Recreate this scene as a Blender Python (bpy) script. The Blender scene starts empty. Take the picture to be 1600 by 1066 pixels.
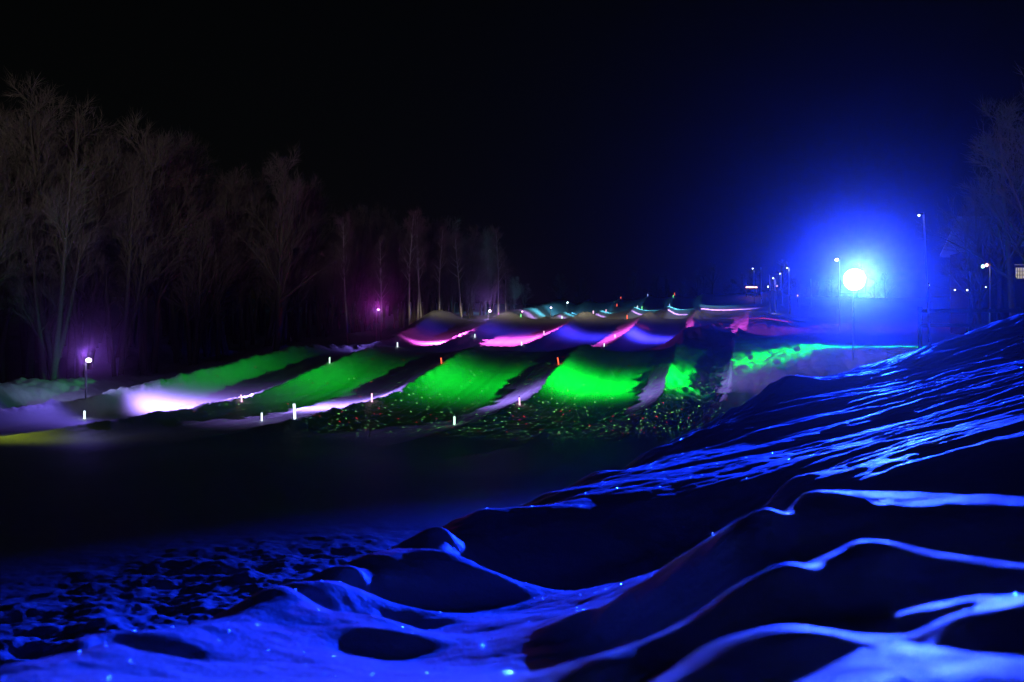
import bpy, math, random
import numpy as np
from mathutils import Vector, Matrix

random.seed(7)
rng = np.random.default_rng(7)
scene = bpy.context.scene
COL = scene.collection

# ------------------------------------------------------------------ camera, world, exposure
FPX, HOR = 1600 * 35 / 36.0, 600.0          # focal length in photo pixels, row of the horizon


def at(px, py, Y):
    """Photo pixel at a depth in metres -> point in the place (camera stands at the origin)."""
    return Vector(((px - 800) * Y / FPX, Y, (HOR - py) * Y / FPX))


cam_data = bpy.data.cameras.new('camera')
cam = bpy.data.objects.new('camera', cam_data)
COL.objects.link(cam)
cam.location = (0, 0, 0)
cam.rotation_euler = (math.radians(90), 0, 0)
cam_data.lens = 35
cam_data.sensor_width = 36
cam_data.shift_y = (HOR - 533) / 1600.0
cam_data.clip_start = 0.05
cam_data.clip_end = 3000
cam_data.dof.use_dof = True
cam_data.dof.focus_distance = 24
cam_data.dof.aperture_fstop = 2.2
cam_data.dof.aperture_blades = 7
scene.camera = cam

world = bpy.data.worlds.new('World')
scene.world = world
world.use_nodes = True
wn, wl = world.node_tree.nodes, world.node_tree.links
wn.clear()
wo = wn.new('ShaderNodeOutputWorld')
wb = wn.new('ShaderNodeBackground')
ws = wn.new('ShaderNodeTexSky')
ws.sky_type = 'NISHITA'
ws.sun_disc = False
ws.sun_elevation = math.radians(1.5)
ws.sun_rotation = math.radians(170)
wb.inputs['Strength'].default_value = 0.0009
wl.new(ws.outputs[0], wb.inputs['Color'])
wl.new(wb.outputs[0], wo.inputs['Surface'])

scene.view_settings.view_transform = 'Standard'
scene.view_settings.look = 'None'
scene.view_settings.exposure = 0
scene.view_settings.gamma = 1
scene.view_settings.use_curve_mapping = False
scene.render.engine = 'CYCLES'
cy = scene.cycles
cy.use_denoising = True
cy.use_adaptive_sampling = False
cy.max_bounces = 4
cy.diffuse_bounces = 2
cy.glossy_bounces = 2
cy.transmission_bounces = 2
cy.volume_bounces = 0
cy.sample_clamp_indirect = 3.0
cy.use_light_tree = True


# ------------------------------------------------------------------ helpers
def tag(o, label=None, cat=None, group=None, kind=None):
    if label:
        o['label'] = label
    if cat:
        o['category'] = cat
    if group:
        o['group'] = group
    if kind:
        o['kind'] = kind
    return o


def empty(name, loc, label, cat, group=None):
    o = bpy.data.objects.new(name, None)
    COL.objects.link(o)
    o.location = loc
    o.empty_display_size = 0.2
    return tag(o, label, cat, group)


def link_mesh(name, me, parent=None, loc=None):
    o = bpy.data.objects.new(name, me)
    COL.objects.link(o)
    if parent is not None:
        o.parent = parent
    if loc is not None:
        o.location = loc
    return o


class MB:
    """Collects simple solids and links them as ONE mesh."""

    def __init__(self):
        self.v, self.f = [], []

    def box(self, c, s, rz=0.0, rx=0.0, ry=0.0):
        m = Matrix.Rotation(rz, 3, 'Z') @ Matrix.Rotation(ry, 3, 'Y') @ Matrix.Rotation(rx, 3, 'X')
        b = len(self.v)
        for x in (-.5, .5):
            for y in (-.5, .5):
                for z in (-.5, .5):
                    p = m @ Vector((x * s[0], y * s[1], z * s[2]))
                    self.v.append((p.x + c[0], p.y + c[1], p.z + c[2]))
        for q in ((0, 1, 3, 2), (4, 6, 7, 5), (0, 4, 5, 1), (2, 3, 7, 6), (0, 2, 6, 4), (1, 5, 7, 3)):
            self.f.append(tuple(b + i for i in q))
        return self

    def tube(self, pts, rad, n=6, cap=True):
        pts = [Vector(p) for p in pts]
        if not hasattr(rad, '__len__'):
            rad = [rad] * len(pts)
        b = len(self.v)
        d0 = (pts[-1] - pts[0]).normalized()
        up = Vector((0, 0, 1)) if abs(d0.z) < .9 else Vector((1, 0, 0))
        for i, p in enumerate(pts):
            d = (pts[min(i + 1, len(pts) - 1)] - pts[max(i - 1, 0)]).normalized()
            a = d.cross(up).normalized()
            c = d.cross(a)
            for k in range(n):
                t = 2 * math.pi * k / n
                q = p + (a * math.cos(t) + c * math.sin(t)) * rad[i]
                self.v.append((q.x, q.y, q.z))
        for i in range(len(pts) - 1):
            for k in range(n):
                k2 = (k + 1) % n
                self.f.append((b + i * n + k, b + i * n + k2, b + (i + 1) * n + k2, b + (i + 1) * n + k))
        if cap:
            self.f.append(tuple(b + k for k in range(n))[::-1])
            e = b + (len(pts) - 1) * n
            self.f.append(tuple(e + k for k in range(n)))
        return self

    def ball(self, c, r, n=10, m=6, sz=1.0):
        b = len(self.v)
        for i in range(1, m):
            a = math.pi * i / m
            for k in range(n):
                t = 2 * math.pi * k / n
                self.v.append((c[0] + r * math.sin(a) * math.cos(t), c[1] + r * math.sin(a) * math.sin(t), c[2] + r * sz * math.cos(a)))
        top, bot = len(self.v), len(self.v) + 1
        self.v.append((c[0], c[1], c[2] + r * sz))
        self.v.append((c[0], c[1], c[2] - r * sz))
        for i in range(m - 2):
            for k in range(n):
                k2 = (k + 1) % n
                self.f.append((b + i * n + k, b + (i + 1) * n + k, b + (i + 1) * n + k2, b + i * n + k2))
        for k in range(n):
            k2 = (k + 1) % n
            self.f.append((top, b + k, b + k2))
            self.f.append((bot, b + (m - 2) * n + k2, b + (m - 2) * n + k))
        return self

    def mesh(self, name, mat, smooth=False):
        me = bpy.data.meshes.new(name)
        me.from_pydata(self.v, [], self.f)
        me.materials.append(mat)
        if smooth:
            me.polygons.foreach_set('use_smooth', [True] * len(me.polygons))
        me.update()
        return me

    def build(self, name, mat, parent=None, loc=None, smooth=False):
        return link_mesh(name, self.mesh(name, mat, smooth), parent, loc)


# ------------------------------------------------------------------ materials
def surf_mat(name, color, rough=.7, metal=0.0, noise=0.0, nscale=5.0, bump=0.0):
    m = bpy.data.materials.new(name)
    m.use_nodes = True
    nt = m.node_tree
    p = nt.nodes['Principled BSDF']
    p.inputs['Base Color'].default_value = (*color, 1)
    p.inputs['Roughness'].default_value = rough
    p.inputs['Metallic'].default_value = metal
    if noise or bump:
        tc = nt.nodes.new('ShaderNodeTexCoord')
        nz = nt.nodes.new('ShaderNodeTexNoise')
        nz.inputs['Scale'].default_value = nscale
        nz.inputs['Detail'].default_value = 6
        nt.links.new(tc.outputs['Object'], nz.inputs['Vector'])
        if noise:
            mx = nt.nodes.new('ShaderNodeMixRGB')
            mx.inputs[1].default_value = (*[c * (1 - noise) for c in color], 1)
            mx.inputs[2].default_value = (*[min(1, c * (1 + noise)) for c in color], 1)
            nt.links.new(nz.outputs['Fac'], mx.inputs[0])
            nt.links.new(mx.outputs[0], p.inputs['Base Color'])
        if bump:
            bp = nt.nodes.new('ShaderNodeBump')
            bp.inputs['Strength'].default_value = bump
            bp.inputs['Distance'].default_value = .02
            nt.links.new(nz.outputs['Fac'], bp.inputs['Height'])
            nt.links.new(bp.outputs[0], p.inputs['Normal'])
    return m


def glow_mat(name, color, strength, sample=True):
    m = bpy.data.materials.new(name)
    m.use_nodes = True
    nt = m.node_tree
    nt.nodes.clear()
    o = nt.nodes.new('ShaderNodeOutputMaterial')
    e = nt.nodes.new('ShaderNodeEmission')
    e.inputs['Color'].default_value = (*color, 1)
    e.inputs['Strength'].default_value = strength
    nt.links.new(e.outputs[0], o.inputs['Surface'])
    if not sample:
        m.cycles.emission_sampling = 'NONE'
    return m


def snow_mat(name, fine, coarse, dist_f, dist_c):
    m = bpy.data.materials.new(name)
    m.use_nodes = True
    nt = m.node_tree
    p = nt.nodes['Principled BSDF']
    p.inputs['Roughness'].default_value = .55
    p.inputs['Specular IOR Level'].default_value = .3
    geo = nt.nodes.new('ShaderNodeNewGeometry')
    n1 = nt.nodes.new('ShaderNodeTexNoise')
    n1.inputs['Scale'].default_value = fine
    n1.inputs['Detail'].default_value = 4
    n2 = nt.nodes.new('ShaderNodeTexNoise')
    n2.inputs['Scale'].default_value = coarse
    n2.inputs['Detail'].default_value = 5
    for n in (n1, n2):
        nt.links.new(geo.outputs['Position'], n.inputs['Vector'])
    b1 = nt.nodes.new('ShaderNodeBump')
    b1.inputs['Strength'].default_value = .5
    b1.inputs['Distance'].default_value = dist_f
    b2 = nt.nodes.new('ShaderNodeBump')
    b2.inputs['Strength'].default_value = .5
    b2.inputs['Distance'].default_value = dist_c
    nt.links.new(n1.outputs['Fac'], b1.inputs['Height'])
    nt.links.new(n2.outputs['Fac'], b2.inputs['Height'])
    nt.links.new(b1.outputs[0], b2.inputs['Normal'])
    nt.links.new(b2.outputs[0], p.inputs['Normal'])
    cr = nt.nodes.new('ShaderNodeMixRGB')
    cr.inputs[1].default_value = (.74, .76, .78, 1)
    cr.inputs[2].default_value = (.86, .87, .88, 1)
    nt.links.new(n2.outputs['Fac'], cr.inputs[0])
    nt.links.new(cr.outputs[0], p.inputs['Base Color'])
    return m


M_POLE = surf_mat('galvanised', (.42, .42, .44), .5, .4, .15, 12)
M_DARK = surf_mat('dark_metal', (.05, .05, .06), .5, .6)
M_WOOD = surf_mat('weathered_wood', (.24, .19, .14), .8, 0, .3, 9, .4)
M_BARK = surf_mat('bark', (.20, .17, .15), .9, 0, .35, 6)
M_TWIG = surf_mat('twig', (.27, .22, .20), .9, 0, .2, 3)
M_BIRCH = surf_mat('birch_bark', (.62, .60, .56), .8, 0, .35, 7)
M_CAP = surf_mat('black_rubber', (.02, .02, .025), .6)
M_WALL = surf_mat('timber_wall', (.16, .12, .09), .8, 0, .25, 4)
M_ROOF = surf_mat('snowy_roof', (.7, .72, .75), .7, 0, .05, 3)
S_BANK = snow_mat('snow_bank_crust', 60, 11, .008, .035)
S_SLOPE = snow_mat('groomed_snow', 22, 5, .008, .03)
S_ROUGH = snow_mat('rough_snow', 9, 2.2, .05, .12)


# ------------------------------------------------------------------ noise
def _hash(ix, iy, seed):
    h = (ix.astype(np.int64) * 374761393 + iy.astype(np.int64) * 668265263 + seed * 974634777) & 0xFFFFFFFF
    h = ((h ^ (h >> 13)) * 1274126177) & 0xFFFFFFFF
    return ((h ^ (h >> 16)) & 0xFFFF) / 65535.0


def vnoise(x, y, seed=0):
    """Gradient noise, about -0.7 .. 0.7."""
    ix, iy = np.floor(x), np.floor(y)
    fx, fy = x - ix, y - iy
    u = fx * fx * fx * (fx * (fx * 6 - 15) + 10)
    w = fy * fy * fy * (fy * (fy * 6 - 15) + 10)

    def g(a, b, dx, dy):
        t = _hash(a, b, seed) * 2 * np.pi
        return np.cos(t) * dx + np.sin(t) * dy
    n00 = g(ix, iy, fx, fy)
    n10 = g(ix + 1, iy, fx - 1, fy)
    n01 = g(ix, iy + 1, fx, fy - 1)
    n11 = g(ix + 1, iy + 1, fx - 1, fy - 1)
    return (n00 * (1 - u) + n10 * u) * (1 - w) + (n01 * (1 - u) + n11 * u) * w


def fbm(x, y, oct=4, seed=0, gain=.5):
    s, a = 0, 1.0
    for o in range(oct):
        s = s + a * vnoise(x * 2 ** o, y * 2 ** o, seed + o)
        a *= gain
    return s


def ridged(x, y, oct=3, seed=0):
    s, a = 0, 1.0
    for o in range(oct):
        s = s + a * (1 - np.sqrt(vnoise(x * 2 ** o, y * 2 ** o, seed + o) ** 2 + .004) * 2.4)
        a *= .5
    return s


def sstep(a, b, x):
    t = np.clip((x - a) / (b - a), 0, 1)
    return t * t * (3 - 2 * t)


# ------------------------------------------------------------------ the shape of the hill
YK = np.arange(0, 420, .5)


def smooth_curve(pts, sig=2.5):
    p = np.array(pts, float)
    z = np.interp(YK, p[:, 0], p[:, 1])
    k = np.exp(-.5 * (np.arange(-24, 25) * .5 / sig) ** 2)
    k /= k.sum()
    zp = np.concatenate([np.full(24, z[0]), z, np.full(24, z[-1])])
    return np.convolve(zp, k, 'valid')


def ev(curve, Y):
    return np.interp(Y, YK, curve)


# height of the ridge crests along the hill (depth, height)
RIDGE = smooth_curve([(0, -2.6), (40, -2.45), (46, -1.9), (50, -1.45), (56, -.75), (62, .3), (68, 1.75), (72, 2.55), (75, 2.95),
                      (80, 3.1), (88, 3.35), (93, 3.9), (98, 4.8), (104, 6.0), (111, 7.45), (116, 8.6), (118.5, 8.8), (123, 8.4), (130, 8.2), (150, 9.0),
                      (168, 10.6), (176, 11.9), (188, 14.0), (200, 15.7), (206, 15.9), (218, 16.6), (226, 18.0), (240, 20.9),
                      (250, 22.4), (262, 22.5), (420, 23)], 1.6)
# how deep the lanes lie below the ridges
DEPTH = smooth_curve([(0, 0), (40, .05), (46, .45), (54, .8), (64, 1.0), (72, .75), (77, .5), (86, .75), (95, 1.0), (108, 1.05), (116, 1.15),
                      (122, .7), (150, .9), (180, 1.3), (198, 1.0), (206, .8), (220, 1.2), (240, 1.3), (250, .9), (270, .4), (420, .2)], 2)


def ridge_x(img):
    p = np.array([(Y, (px - 800) * Y / FPX) for px, Y in img], float)
    s0 = (p[1, 1] - p[0, 1]) / (p[1, 0] - p[0, 0])
    s1 = (p[-1, 1] - p[-2, 1]) / (p[-1, 0] - p[-2, 0])
    x = np.interp(YK, p[:, 0], p[:, 1])
    x = np.where(YK < p[0, 0], p[0, 1] + s0 * (YK - p[0, 0]), x)
    x = np.where(YK > p[-1, 0], p[-1, 1] + s1 * (YK - p[-1, 0]), x)
    k = np.exp(-.5 * (np.arange(-12, 13) * .5 / 2.5) ** 2)
    k /= k.sum()
    xp = np.concatenate([x[0] + (np.arange(-12, 0)) * s0 * .5, x, x[-1] + np.arange(1, 13) * s1 * .5])
    return np.convolve(xp, k, 'valid')


RX = [ridge_x(r) for r in (
    [(-330, 44), (-60, 50), (140, 56), (330, 65), (440, 71), (560, 86), (620, 97), (690, 117), (888, 200), (922, 250)],
    [(60, 44), (240, 50), (378, 56.5), (515, 67.5), (588, 75), (700, 95), (790, 117), (941, 200), (969, 250)],
    [(380, 44), (500, 50), (582, 55), (690, 67), (738, 75), (835, 95), (915, 117), (992, 200), (1014, 250)],
    [(690, 44), (765, 49), (815, 54), (872, 66), (908, 75), (962, 95), (1012, 117), (1046, 200), (1054, 250)],
    [(985, 44), (1012, 50), (1032, 57), (1046, 66), (1056, 75), (1066, 88), (1086, 117), (1094, 200), (1096, 250)],
    [(1100, 44), (1120, 50), (1136, 56), (1142, 64), (1146, 75), (1155, 95), (1172, 117), (1214, 200), (1206, 250)])]
OUTER = ridge_x([(-260, 46), (-60, 56), (150, 70), (300, 85), (400, 100), (540, 125), (700, 150), (830, 200), (880, 250)])
OUTER_Z = smooth_curve([(0, -.6), (56, -.05), (70, .25), (85, 1.1), (100, 3.0), (125, 6.3), (150, 9.0), (200, 15.3), (250, 21), (420, 22)], 3)
RIGHT_Z = smooth_curve([(0, -.3), (24, .2), (46, 1.6), (56, 1.75), (64, 2.5), (75, 3.3), (97, 5.0), (110, 6.7), (150, 9.8), (168, 11.2), (180, 12.8), (200, 15.4),
                        (225, 17.6), (250, 22), (420, 22.5)], 3)
# front line of the snow mound on the right of the run-out
MOUND = np.array([(15.3, 78), (15.3, 66), (15.8, 61), (17.2, 58.5), (20, 57.5), (23, 54), (24.5, 48), (22, 38), (18, 31), (14.5, 25), (13.5, 10)], float)


def seg_dist(X, Y, P):
    """Distance to a polyline, and signed: positive on the left of its direction."""
    best = np.full(X.shape, 1e9)
    sgn = np.zeros(X.shape)
    for (x0, y0), (x1, y1) in zip(P[:-1], P[1:]):
        dx, dy = x1 - x0, y1 - y0
        L = dx * dx + dy * dy
        t = np.clip(((X - x0) * dx + (Y - y0) * dy) / L, 0, 1)
        d = np.hypot(X - x0 - t * dx, Y - y0 - t * dy)
        s = dx * (Y - y0) - dy * (X - x0)
        m = d < best
        best = np.where(m, d, best)
        sgn = np.where(m, s, sgn)
    return best, np.where(sgn > 0, 1.0, -1.0)


def hill(X, Y):
    """Tubing hill, run-out, wood edge and plateau. Returns height and a region code."""
    Yc = np.clip(Y, 0, 418)
    base = ev(RIDGE, Yc)
    dep = ev(DEPTH, Yc)
    xr = [ev(r, Yc) for r in RX]
    up = sstep(130, 185, Yc)
    DZ = (-1.2, -.7, 0, .15, .3, 1.1)
    z = base.copy()
    reg = np.full(X.shape, 1)
    rough = np.zeros(X.shape)
    act = sstep(38, 50, Yc)
    # wobble of the ridge lines
    wob = (vnoise(Yc * .13, Yc * 0 + 3.3, 11) * .5 + vnoise(Yc * .6, Yc * 0 + 9.1, 12) * .12) * act
    for i in range(5):
        a, b = xr[i] + wob, xr[i + 1] + wob
        s = (X - a) / np.maximum(b - a, .1)
        inside = (s >= 0) & (s < 1)
        t = np.abs(2 * s - 1)
        # the crest is a little rounded, the lane a wide trough with its floor nearer the right bank
        prof = 1 - np.clip(t, 0, 1) ** 2.8
        d = dep * ((.55 if i == 4 else 1.0))
        zz = base + up * (DZ[i] + (DZ[i + 1] - DZ[i]) * np.clip(s, 0, 1)) - d * prof
        edge = np.clip(1 - np.minimum(s, 1 - s) * (b - a) / .9, 0, 1)
        zz = zz - .12 * edge ** 2 * act * np.minimum(1, d)
        z = np.where(inside, zz, z)
        rough = np.where(inside, edge * .55 * act, rough)
        if i == 4:
            rough = np.where(inside, np.maximum(rough, sstep(44, 52, Yc) * (1 - sstep(120, 150, Yc))), rough)
    base = base + up * np.where(X < xr[0] + wob, DZ[0], DZ[5])
    # left of the lanes: dip, outer bank, forest floor
    a = xr[0] + wob
    o = ev(OUTER, Yc) + vnoise(Yc * .1, Yc * 0 + 1.7, 21) * 1.2
    oz = ev(OUTER_Z, Yc) + vnoise(Yc * .25, Yc * 0 + 5.5, 22) * .35 + vnoise(Yc * .9, Yc * 0 + 2.2, 23) * .15
    left = X < a
    s = np.clip((a - X) / np.maximum(a - o, .5), 0, 3)
    dip = np.minimum(base, oz) - 1.1 * act
    prof = np.where(s < .45, base + (dip - base) * sstep(0, .45, s), dip + (oz - dip) * sstep(.45, .95, s))
    beyond = np.maximum(o - X, 0)
    prof = np.where(X < o, oz - 1.2 * sstep(.3, 5, beyond) + .02 * beyond, prof)
    z = np.where(left, base * (1 - act) + prof * act, z)
    rough = np.where(left, .75 * act, rough)
    reg = np.where(left & (X < o - 3.5), 3, reg)
    # right of the lanes
    rz = ev(RIGHT_Z, Yc)
    d, sg = seg_dist(X, Y, MOUND)
    inner = d * sg                                  # positive inside the mound
    right = X > xr[5] + wob
    m = sstep(-4.2, 3.6, inner + vnoise(X * .25, Y * .25, 31) * 1.1)
    zr = base * (1 - m) + rz * m
    far = sstep(80, 100, Yc)
    zr = zr * (1 - far) + rz * far
    k = sstep(0, 7, X - xr[5] - wob) * far + (1 - far)
    zr = base * (1 - k) + zr * k
    z = np.where(right, zr, z)
    rough = np.where(right, np.maximum(m, far) * sstep(40, 50, Yc) * (1 - .85 * sstep(1.5, 6, inner)), rough)
    reg = np.where(right & ((m > .4) | (Yc > 75)), 4, reg)
    # heap of ploughed snow at the top of the rough lane
    hx, hy = 17.6, 91.0
    q = ((X - hx) / 3.4) ** 2 + ((Y - hy) / 4.5) ** 2
    hp = np.exp(-q) * 1.9
    z = z + hp
    rough = np.maximum(rough, np.clip(hp, 0, 1.2))
    # bumps on the outer bank top near the second tier
    for bx, by, bh, br in ((-10.6, 118, .9, 1.6), (-11.8, 121, .7, 1.4), (2.6, 160, 1.2, 3), (-2, 146, .6, 2)):
        z = z + bh * np.exp(-((X - bx) ** 2 + (Y - by) ** 2) / br ** 2)
    reg = np.where((reg == 1) & (Yc < 42), 2, reg)
    # relief
    groom = vnoise((X - Yc * .235) * 2.1, Yc * .05, 41) * .030 + vnoise((X - Yc * .235) * 5.0, Yc * .08, 42) * .012
    z = z + groom * act * (1 - np.clip(rough, 0, 1))
    rr = fbm(X * .8, Y * .8, 4, 51, .6)
    z = z + np.clip(rough, 0, 1.2) * (rr * .30 + np.maximum(0, fbm(X * 2.1, Y * 2.1, 2, 57)) * .22)
    z = z + fbm(X * .12, Y * .12, 2, 61) * .12
    return z, reg


# ------------------------------------------------------------------ the foreground bank (image column, row, depth)
OUT_EDGE = [(1600, 500, 26), (1540, 513, 24.5), (1470, 540, 22.5), (1400, 566, 21), (1320, 589, 20), (1225, 594, 19), (1203, 628, 18.0), (1130, 657, 16.6),
            (1050, 690, 15), (1020, 704, 14), (930, 737, 12), (850, 772, 10), (745, 797, 8.5), (690, 826, 7.5), (620, 857, 6.5), (555, 887, 5.7),
            (450, 925, 4.7), (330, 970, 3.9), (180, 1010, 3.2), (0, 1040, 2.8)]
FG = list(OUT_EDGE)
# faces that turn their back to the lamp: image column, crest row, crest depth, foot row, slope, drop behind the crest
FACES = [
    # oval face at the left edge of the bank
    (560, 893, 5.75, 910, .36, 0), (600, 871, 6.1, 938, .36, 0), (640, 861, 6.35, 949, .36, 0), (690, 862, 6.4, 952, .36, .2), (740, 880, 6.3, 949, .36, .25), (780, 905, 6.15, 934, .36, .2),
    # long face of the hollow under the middle shelf
    (760, 808, 8.4, 900, .36, 0), (800, 806, 8.45, 950, .36, 0), (850, 804, 8.5, 956, .36, 0), (900, 799, 8.6, 952, .36, 0), (950, 792, 8.8, 935, .36, 0), (1000, 789, 8.8, 915, .36, 0), (1040, 787, 8.8, 892, .36, 0),
    (1100, 747, 9.6, 862, .34, 0), (1160, 760, 8.9, 828, .34, 0),
    # face left of the oval one
    (470, 920, 4.95, 952, .36, 0), (520, 914, 5.1, 963, .36, 0), (560, 917, 5.25, 973, .36, 0), (600, 931, 5.3, 985, .36, 0), (640, 946, 5.3, 980, .36, 0),
    (570, 1003, 4.1, 1021, .4, 0), (610, 986, 4.2, 1022, .4, .03), (650, 996, 4.15, 1021, .4, 0),
    (140, 1000, 3.3, 1028, .4, 0), (200, 982, 3.5, 1044, .4, 0), (255, 986, 3.55, 1042, .4, 0), (290, 1000, 3.5, 1030, .4, 0),
    # near ridge sweeping up to the right
    (900, 962, 4.1, 985, .36, .06), (950, 945, 3.95, 1000, .38, .15), (1000, 923, 3.8, 1010, .4, .22), (1050, 897, 3.7, 1000, .4, .25), (1100, 868, 3.65, 985, .4, .25), (1150, 835, 3.65, 955, .4, .22), (1200, 800, 3.8, 920, .4, .12),
    (1240, 776, 4.2, 890, .4, 0),
    # face above the plate, near edge of the plate
    (1450, 762, 6.3, 790, .3, 0), (1550, 757, 6.3, 787, .3, 0), (1650, 752, 6.3, 785, .3, 0),
    (1290, 815, 3.85, 868, .4, 0), (1340, 812, 3.85, 860, .4, 0), (1400, 830, 3.75, 880, .4, 0), (1450, 836, 3.7, 888, .4, 0), (1500, 838, 3.7, 888, .4, 0), (1550, 835, 3.7, 890, .4, 0), (1600, 830, 3.7, 895, .4, 0), (1700, 825, 3.7, 895, .4, 0),
    # nearest ridges
    (1310, 864, 2.62, 955, .42, .1), (1360, 846, 2.68, 962, .42, .12), (1430, 866, 2.66, 955, .42, .12), (1500, 890, 2.6, 948, .42, .08), (1600, 897, 2.56, 945, .42, .06), (1700, 900, 2.56, 945, .42, .06),
    (960, 1048, 2.2, 1085, .42, .05), (1060, 1003, 2.3, 1060, .42, .1), (1120, 980, 2.32, 1045, .42, .12), (1180, 932, 2.36, 1000, .42, .12), (1225, 905, 2.4, 985, .42, .1), (1262, 893, 2.42, 975, .42, .06),
    (1395, 980, 1.75, 1025, .42, .05), (1480, 966, 1.8, 1012, .42, .03), (1600, 957, 1.82, 1008, .42, .03), (1720, 950, 1.82, 1005, .42, .03),
    (1100, 1060, 1.82, 1095, .42, .04), (1180, 1013, 1.86, 1055, .42, .06), (1265, 987, 1.87, 1050, .42, .05), (1330, 1014, 1.82, 1060, .42, .03), (1400, 1036, 1.77, 1080, .42, .03),
]
for x, yc, Yc, yf, sl, back in FACES:
    FG.append((x, yc, Yc))
    k = sl * FPX
    FG.append((x, yf, Yc * (yc - HOR + k) / (yf - HOR + k)))
    if back:
        Yb = Yc + .25 + back * 1.4
        FG.append((x, HOR + ((yc - HOR) * Yc / FPX + back) * FPX / Yb, Yb))
FG += [
    # lit shelves
    (860, 785, 9.4), (940, 755, 10.8), (980, 735, 12),
    (700, 966, 5.1), (800, 964, 5.3), (860, 962, 5.3), (640, 1000, 4.3), (760, 1000, 4.4), (820, 1030, 3.75), (500, 1030, 3.5), (300, 1055, 2.9), (400, 990, 3.85), (330, 1000, 3.6),
    # plate on the right
    (1260, 792, 5.3), (1350, 785, 5.6), (1480, 796, 5.6), (1600, 789, 5.6), (1720, 784, 5.6),
    (1500, 1050, 1.4), (1650, 1050, 1.4), (900, 1100, 1.7), (600, 1100, 2.1), (1200, 1120, 1.35), (1400, 1130, 1.25), (300, 1100, 2.2),
    # wide sheet of drifts on the right
    (1120, 700, 13.2), (1300, 650, 14.5), (1430, 610, 16.5), (1520, 580, 17.5), (1600, 560, 18), (1750, 510, 18.5), (1200, 722, 10.6), (1300, 700, 11), (1400, 672, 11.8),
    (1500, 640, 12.3), (1620, 600, 13), (1230, 752, 7.6), (1320, 740, 7.4), (1400, 728, 7.2), (1500, 712, 7.2), (1620, 690, 7.2), (1750, 660, 7.2),
    (1180, 640, 17.4), (1260, 625, 17.8), (1350, 610, 18.3), (1440, 580, 19.5), (1540, 540, 21.5), (1700, 465, 25), (1800, 440, 25)]
pts = [(*at(*p),) for p in FG]
oe = np.array([(at(*p).x, at(*p).y) for p in OUT_EDGE])
# ground outside the bank: two rows of points falling away to the valley floor
tan = np.gradient(oe, axis=0)
tan /= np.linalg.norm(tan, axis=1)[:, None]
nrm = np.stack([tan[:, 1], -tan[:, 0]], 1)          # away from the bank
for i, (p, n) in enumerate(zip(oe, nrm)):
    z0 = at(*OUT_EDGE[i]).z
    floor = -2.5 if OUT_EDGE[i][0] < 1215 else (-1.2 if OUT_EDGE[i][0] < 1450 else .1)
    for dd, k in ((1.2, .55), (3.0, 1.0)):
        q = p + n * dd
        pts.append((q[0], q[1], z0 + (floor - z0) * k))
# under and behind the camera
for p in ((0, 0, -.46), (-1.5, 0, -.5), (1.5, 0, -.42), (0, -3, -.5), (4, 0, -.35), (-4, -2, -.9), (5, -4, -.3), (8, 2, .1), (9, 6, .5), (7, 4, -.1), (11, 11, 1.1), (-2.6, 1.2, -.75)):
    pts.append(p)
PTS = np.array(pts)


def rbf_fit(P, c=.07):
    D = np.sqrt(((P[:, None, :2] - P[None, :, :2]) ** 2).sum(-1) + c * c)
    n = len(P)
    A = np.zeros((n + 3, n + 3))
    A[:n, :n] = D + np.eye(n) * -.002
    A[:n, n] = 1
    A[:n, n + 1:] = P[:, :2]
    A[n, :n] = 1
    A[n + 1:, :n] = P[:, :2].T
    return np.linalg.solve(A, np.concatenate([P[:, 2], [0, 0, 0]]))


W = rbf_fit(PTS)


def bank(X, Y):
    z = W[-3] + W[-2] * X + W[-1] * Y
    for (px, py, _), w in zip(PTS, W[:-3]):
        z = z + w * np.sqrt((X - px) ** 2 + (Y - py) ** 2 + .0049)
    return z


# bank outline polygon for the blend
BPOLY = np.concatenate([np.array([(32, 20.0), (24, 22), (18, 25)]), oe, np.array([(-4.5, 1.0), (-9, -4)])])


def ground(X, Y):
    zh, reg = hill(X, Y)
    R = np.hypot(X, Y)
    near = (R < 38)
    z = zh.copy()
    if near.any():
        x, y = X[near], Y[near]
        wr = np.minimum(.011 * np.hypot(x, y), .09)
        zb = bank(x + wr * fbm(x * 1.9, y * 1.9, 3, 91), y + wr * fbm(x * 1.9 + 40, y * 1.9, 3, 95))
        d, sg = seg_dist(x, y, BPOLY)
        sd = d * sg                                   # positive on the bank
        # wind-carved relief of the bank: long ridges running across
        w = vnoise(x * .35, y * .35, 71) * .8
        p_, q_ = x * .91 + y * .42, -x * .42 + y * .91
        st = ridged(p_ * .16 + w * .25 + 3, q_ * 1.6 + w * .35, 2, 72)
        st2 = vnoise(p_ * .35 + w * .3, q_ * 3.9 + w * .6, 75)
        far = sstep(5.5, 8.5, np.hypot(x, y)) * sstep(1.0, 4.0, x)
        soft = vnoise(x * 1.1, y * 1.6, 77) * .022 + vnoise(p_ * 1.6, q_ * 4.5, 78) * (.012 + .014 * sstep(3, 5, np.hypot(x, y))) + fbm(p_ * 5, q_ * 9, 2, 79) * .007
        zb = zb + far * (st * .075 + st2 * .030) + (1 - .5 * far) * soft
        # broken chunks on the foot of the bank at the left
        ch = fbm(x * .9 + 7, y * .9, 5, 81, .58) * .13 + np.maximum(0, vnoise(x * 2.7, y * 2.7, 85)) * .07
        lf = sstep(.2, 1.6, -sd) * (1 - sstep(5, 9, -sd)) * (1 - sstep(3, 8, x)) * (1 - sstep(14, 19, y))
        b = sstep(-4.2, -2.2, sd)
        zz = zb * b + zh[near] * (1 - b)
        zz = zz + lf * ch
        z[near] = zz
        r2 = reg[near]
        r2[sd > -1.4] = 5
        reg = reg.copy()
        reg[near] = r2
    return z, reg


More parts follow.
